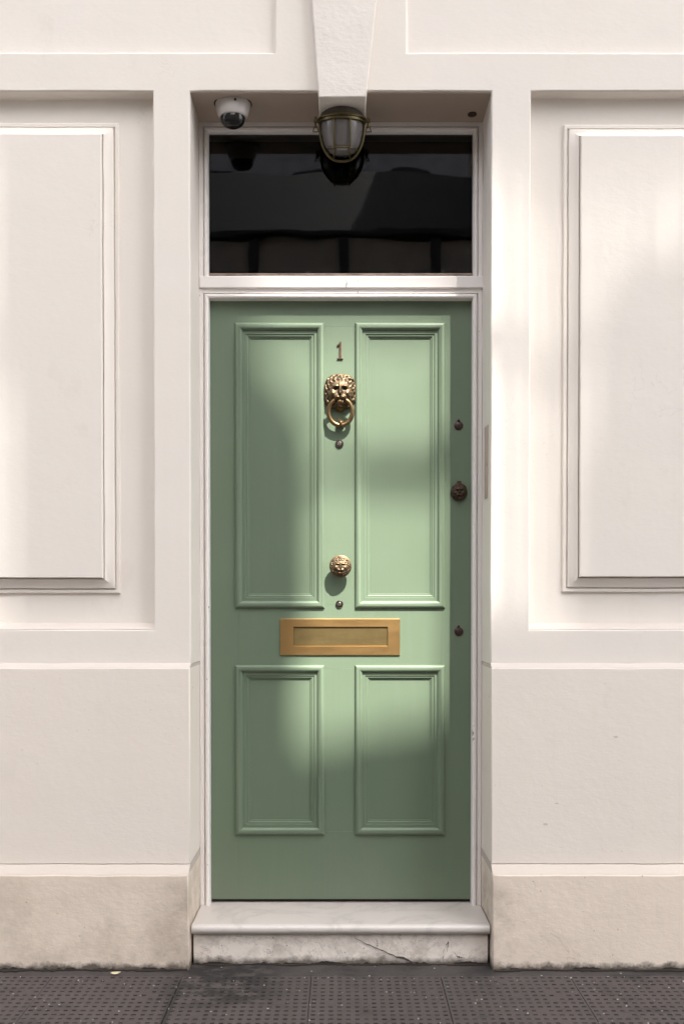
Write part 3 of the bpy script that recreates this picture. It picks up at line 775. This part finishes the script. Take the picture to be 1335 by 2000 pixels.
# ------------------------------------------------------------------ bulkhead lamp
lxc = X(667.5, .088, 240); lyc = .088; lzc = 2.742
lamp = empty('bulkhead_lamp', 'round caged brass bulkhead lamp hanging below the keystone over the fanlight', 'lamp', (lxc, lyc, lzc))
LM = Matrix.Translation((lxc, lyc, lzc)) @ Matrix.Rotation(R(15), 4, 'X') @ Matrix.Rotation(R(180), 4, 'X')   # local z points down and a little back
RL = .0745
bm = bmesh.new(); lathe(bm, [(0, -.040), (.055, -.040), (.064, -.034), (.068, -.020), (RL - .002, -.006), (RL, 0), (RL, .002), (0, .002)], 48, LM)
rebase(link('lamp_body', bm_mesh(bm, 'b', 30), M_olive_d, lamp))
bm = bmesh.new(); lathe(bm, [(RL - .006, -.0030), (RL + .004, -.0035), (RL + .0065, .0), (RL + .0055, .0035), (RL + .001, .0045), (RL + .001, .0070), (RL + .0045, .0080), (RL + .004, .0120), (RL - .003, .0135), (RL - .007, .010)], 56, LM)
rebase(link('clamp_ring', bm_mesh(bm, 'b', 40), M_olive, lamp))
# ribbed glass
bm = bmesh.new(); rg = .068; hg = .100; rows = []; na = 120
for i in range(21):
    t = i / 20 * R(90); row = []
    for k in range(na):
        a = 2 * math.pi * k / na; rib = 1 + (.016 if k % 2 else -.004) * min(1, math.cos(t) * 3) + (.010 * math.sin(i * 3.1) if i > 14 else 0)
        row.append(bm.verts.new(LM @ Vector((rg * math.cos(t) ** .60 * rib * math.cos(a), rg * math.cos(t) ** .60 * rib * math.sin(a), .006 + hg * math.sin(t)))) if i < 20 or k == 0 else row[0])
    rows.append(row)
for a, b in zip(rows, rows[1:]):
    for k in range(na):
        q = []
        for v in (a[k], a[(k + 1) % na], b[(k + 1) % na], b[k]):
            if v not in q: q.append(v)
        bm.faces.new(q)
rebase(link('glass_globe', bm_mesh(bm, 'gl', 80), M_lampglass, lamp))
bm = bmesh.new()
def hoop(off, axis, r=.0030):
    pts = []; R1 = math.sqrt(max(1e-6, (RL - .001) ** 2 - off ** 2)); H1 = (hg + .014) * (1 - (off / RL) ** 2 * .35)
    for i in range(33):
        a = math.pi * i / 32; u = R1 * math.copysign(abs(math.cos(a)) ** .82, math.cos(a)); h = .008 + H1 * math.sin(a) ** .9
        pts.append(LM @ Vector((u, off, h) if axis == 'x' else (off, u, h)))
    tube(bm, pts, r, 8)
hoop(0, 'x', .0046); hoop(-.026, 'y', .0030); hoop(.026, 'y', .0030)
pts = [LM @ Vector((.050 * math.cos(2 * math.pi * k / 40), .050 * math.sin(2 * math.pi * k / 40), .090)) for k in range(40)]
tube(bm, pts, .0026, 8, closed=True)
rebase(link('guard_cage', bm_mesh(bm, 'c', 60), M_olive, lamp))
for s in (-1, 1):
    bm = bmesh.new(); ox = s * (RL + .012)
    def LB(x0, x1, y0, y1, z0, z1):
        b0 = len(bm.verts); box(bm, x0, x1, y0, y1, z0, z1); bm.verts.ensure_lookup_table()
        for v in list(bm.verts)[b0:]: v.co = LM @ v.co
    LB(min(s * RL, ox + s * .006), max(s * RL, ox + s * .006), -.008, .008, -.004, .006)
    tube(bm, [LM @ Vector((ox, 0, -.010)), LM @ Vector((ox, 0, .022))], .0038, 10)
    tube(bm, [LM @ Vector((ox - .009, 0, .034)), LM @ Vector((ox - .003, 0, .016)), LM @ Vector((ox + .003, 0, .016)), LM @ Vector((ox + .010, 0, .034))], .0016, 6)
    tube(bm, [LM @ Vector((ox - .009, 0, .034)), LM @ Vector((ox + .010, 0, .034))], .0016, 6)
    rebase(link('wing_nut', bm_mesh(bm, 'w', 40), M_olive, lamp))

# ------------------------------------------------------------------ litter
M_leaf = simple('dry_leaf', (.55, .46, .30), .6, 30)
def leaf(px, py, s, ang, label):
    d = F * H / (py - HY); y = d - D; x = (px - 667.5) / F * d
    bm = bmesh.new(); n = 9; mid = []; up_ = []; dn = []
    for i in range(n):
        t = i / (n - 1); wd = .34 * math.sin(math.pi * t) ** .8 * (1 - .3 * t)
        zc = .35 * (t - .5) ** 2 + .03
        mid.append((t - .5, 0, zc)); up_.append((t - .5, wd, zc + .12)); dn.append((t - .5, -wd, zc + .09))
    V = [[bm.verts.new(Matrix.Translation((x, y, .003)) @ Matrix.Rotation(ang, 4, 'Z') @ (Vector(p) * s)) for p in row] for row in (up_, mid, dn)]
    for a, b in zip(V, V[1:]):
        for i in range(n - 1):
            try: bm.faces.new((a[i], a[i + 1], b[i + 1], b[i]))
            except ValueError: pass
    o = rebase(link('fallen_leaf', bm_mesh(bm), M_leaf, label=label, cat='leaf'))
    so = o.modifiers.new('s', 'SOLIDIFY'); so.thickness = .0006
leaf(224, 1908, .030, R(15), 'pale dry leaf lying on the pavement at the foot of the left wall')
M_grit = simple('pale_grit', (.5, .46, .42), .8, 30)
bm = bmesh.new(); rnd = random.Random(3)
for k in range(130):
    x = rnd.uniform(-1.6, 1.6); y = -.10 - abs(rnd.gauss(0, .25)); s = rnd.uniform(.0008, .0021) if rnd.random() < .93 else .003
    mt = Matrix.Translation((x, y, s * .4)) @ Matrix.Rotation(rnd.uniform(0, 6), 4, 'Z') @ Matrix.Scale(rnd.uniform(.5, 1), 4, (0, 1, 0))
    bmesh.ops.create_icosphere(bm, subdivisions=1, radius=s, matrix=mt)
link('grit', bm_mesh(bm), M_grit, kind='stuff', label='pale grit scattered over the pavement')

# ------------------------------------------------------------------ across the street (behind the camera; shades and is mirrored in the fanlight)
LY = -8.0
low = empty('opposite_house', 'low pale rendered house across the street with slate roof and sash windows', 'building', (-3, LY, 0))
boxo('wall', (-2.8, 2.599, LY - 6, LY, .0, 5.9), M_stucco2, low)
boxo('cornice', (-2.8, 2.595, LY + .001, LY + .14, 5.85, 5.95), M_slate, low, .02)
for fx in (-1.12, .03, 1.18): boxo('downpipe', (fx - .06, fx + .06, LY + .001, LY + .11, .1, 5.84), M_slate, low)
bm = bmesh.new(); rf = [(LY, 5.951), (LY - .9, 7.14), (LY - 5, 7.2), (LY - 6, 5.951)]
for s_ in (-14, 1.99): pass
va = [bm.verts.new((-2.8, y, z)) for y, z in rf]; vb = [bm.verts.new((2.59, y, z)) for y, z in rf]
for i in range(4): bm.faces.new((va[i], va[(i + 1) % 4], vb[(i + 1) % 4], vb[i]))
bm.faces.new(va); bm.faces.new(list(reversed(vb)))
link('roof', bm_mesh(bm), M_slate, low)
for fx in (-1.6, .1, 1.8):
    for z0 in (.9, 3.7):
        boxo('window', (fx - .5, fx + .5, LY + .001, LY + .03, z0, z0 + 1.7), M_win2, low)
        bm = bmesh.new(); box(bm, fx - .56, fx - .501, LY + .001, LY + .05, z0 - .05, z0 + 1.75); box(bm, fx + .501, fx + .56, LY + .001, LY + .05, z0 - .05, z0 + 1.75)
        box(bm, fx - .50, fx + .50, LY + .031, LY + .05, z0 + .83, z0 + .88); link('window_frame', bm_mesh(bm), M_frame, low)
tall = empty('opposite_terrace', 'tall buff brick terrace across the street with an added sun-mask wall along its roof', 'building', (6, LY, 0))
def WX(px): return (px - 667.5) / F * D + SX * (-LY)
def WZ(py): return Z(py, 0) + SZ * (-LY)
zroof = WZ(1800)
boxo('wall', (2.6, 7.6, LY - 7, LY - .02, .0, zroof), M_brick2, tall)
for fx in (3.5, 5.1, 6.7):
    for z0 in (.9, 4.0, 7.0, 10.0):
        boxo('window', (fx - .5, fx + .5, LY - .019, LY + .01, z0, z0 + 1.8), M_win2, tall)
def sun_mask_wall():  # added wall, its openings cut to shape the sun patches on the door
    cu = bpy.data.curves.new('screen', 'CURVE'); cu.dimensions = '2D'; cu.fill_mode = 'BOTH'; cu.extrude = .03
    def sp(pts):
        s = cu.splines.new('POLY'); s.points.add(len(pts) - 1); s.use_cyclic_u = True
        for q, p in zip(s.points, pts): q.co = (p[0], p[1], 0, 1)
    sp([(2.6, zroof + .001), (7.6, zroof + .001), (7.6, WZ(-350)), (2.6, WZ(-350))])
    W1 = [(500, 250), (535, 372), (580, 455), (635, 530), (664, 590), (664, 960), (645, 1040), (636, 1120), (638, 1215), (670, 1268), (770, 1252), (800, 1226), (960, 1205), (1130, 1218),
          (1135, 1150), (1160, 930), (1180, 700), (1195, 560), (1230, 500), (1345, 470), (1345, 205), (965, 205), (960, 250)]
    W2 = [(-400, 240), (-400, 1200), (45, 1200), (48, 1000), (52, 880), (62, 830), (62, 760), (45, 715), (30, 690), (25, 420), (28, 240)]
    sp([(WX(a), WZ(b)) for a, b in W1]); sp([(WX(a), WZ(b)) for a, b in W2])
    ob = bpy.data.objects.new('tmp', cu); COL.objects.link(ob); bpy.context.view_layer.update()
    me = bpy.data.meshes.new_from_object(ob.evaluated_get(bpy.context.evaluated_depsgraph_get()))
    bpy.data.objects.remove(ob)
    for v in me.vertices:
        x, y, z = v.co; v.co = (x, LY - .03 + z, y)
    me.materials.clear()
    link('sun_mask_wall', me, M_stucco2, tall)
sun_mask_wall()
def rail(pa, pb, ta, tb, name='sun_mask_rail'):  # added bar that casts the dark band across a sun patch
    bm = bmesh.new(); P = [(WX(pa[0]), WZ(pa[1] - ta / 2)), (WX(pb[0]), WZ(pb[1] - tb / 2)), (WX(pb[0]), WZ(pb[1] + tb / 2)), (WX(pa[0]), WZ(pa[1] + ta / 2))]
    a = [bm.verts.new((x, LY + .002, z)) for x, z in P]; b = [bm.verts.new((x, LY + .02, z)) for x, z in P]
    bm.faces.new(a); bm.faces.new(list(reversed(b)))
    for i in range(4): bm.faces.new((a[i], a[(i + 1) % 4], b[(i + 1) % 4], b[i]))
    link(name, bm_mesh(bm), M_wood, tall)
rail((655, 706), (775, 700), 18, 46); rail((775.5, 700), (958, 696), 62, 70); rail((958.5, 696), (1230, 688), 46, 40)
rail((-420, 690), (70, 690), 30, 40)

# vertical laths added in the two openings to thin the sunlight
def mask_lath(px, y0, y1, wpx):
    a = WX(px); h = wpx / 2 / 610
    boxo('sun_mask_lath', (a - h, a + h, LY - .062, LY - .058, WZ(y1), WZ(y0)), M_wood, tall)
px = 982
while px < 1350:
    k = min(1, (px - 980) / 150)
    mask_lath(px, 190, 1260, 34 * (.78 + .08 * k)); px += 34
for k in range(5):  # added cross laths that dim the top of the right sun patch
    cy = 216 + 26 * k; hh = 26 * (.80 - .12 * k) / 2 / 610
    boxo('sun_mask_lath', (WX(960), WX(1350), LY - .056, LY - .052, WZ(cy) - hh, WZ(cy) + hh), M_wood, tall)
for k in range(4):  # added cross laths that dim the sun on the transom
    cy = 262 + 26 * k; hh = 26 * .52 / 2 / 610
    boxo('sun_mask_lath', (WX(485), WX(959), LY - .056, LY - .052, WZ(cy) - hh, WZ(cy) + hh), M_wood, tall)
for px in range(-390, 70, 34): mask_lath(px, 220, 1215, 34 * .83)
side = empty('added_sky_block_house', 'tall unseen house added left of the low pale house to block sky light', 'building', (-8, LY, 0))  # unseen house added to cut sky light from the left
boxo('wall', (-14, -2.801, LY - 7, LY - .02, .0, 9.6), M_stucco2, side)
for fx in (-12.5, -10.3, -8.1, -5.9, -3.9):
    for z0 in (.9, 4.0, 7.0):
        boxo('window', (fx - .5, fx + .5, LY - .019, LY + .01, z0, z0 + 1.8), M_win2, side)

far = empty('added_far_house', 'unseen pale house added behind the low house to dim the fanlight reflection', 'building', (0, -20, 0))  # unseen house added to hide bright sky from the fanlight glass
boxo('wall', (-9, 9, -26, -20, .0, 14.2), M_stucco3, far)
for fx in (-6, -3.4, -.8, 1.8, 4.4, 7):
    for z0 in (5, 8, 11.0): boxo('window', (fx - .5, fx + .5, -19.999, -19.96, z0, z0 + 1.7), M_win2, far)
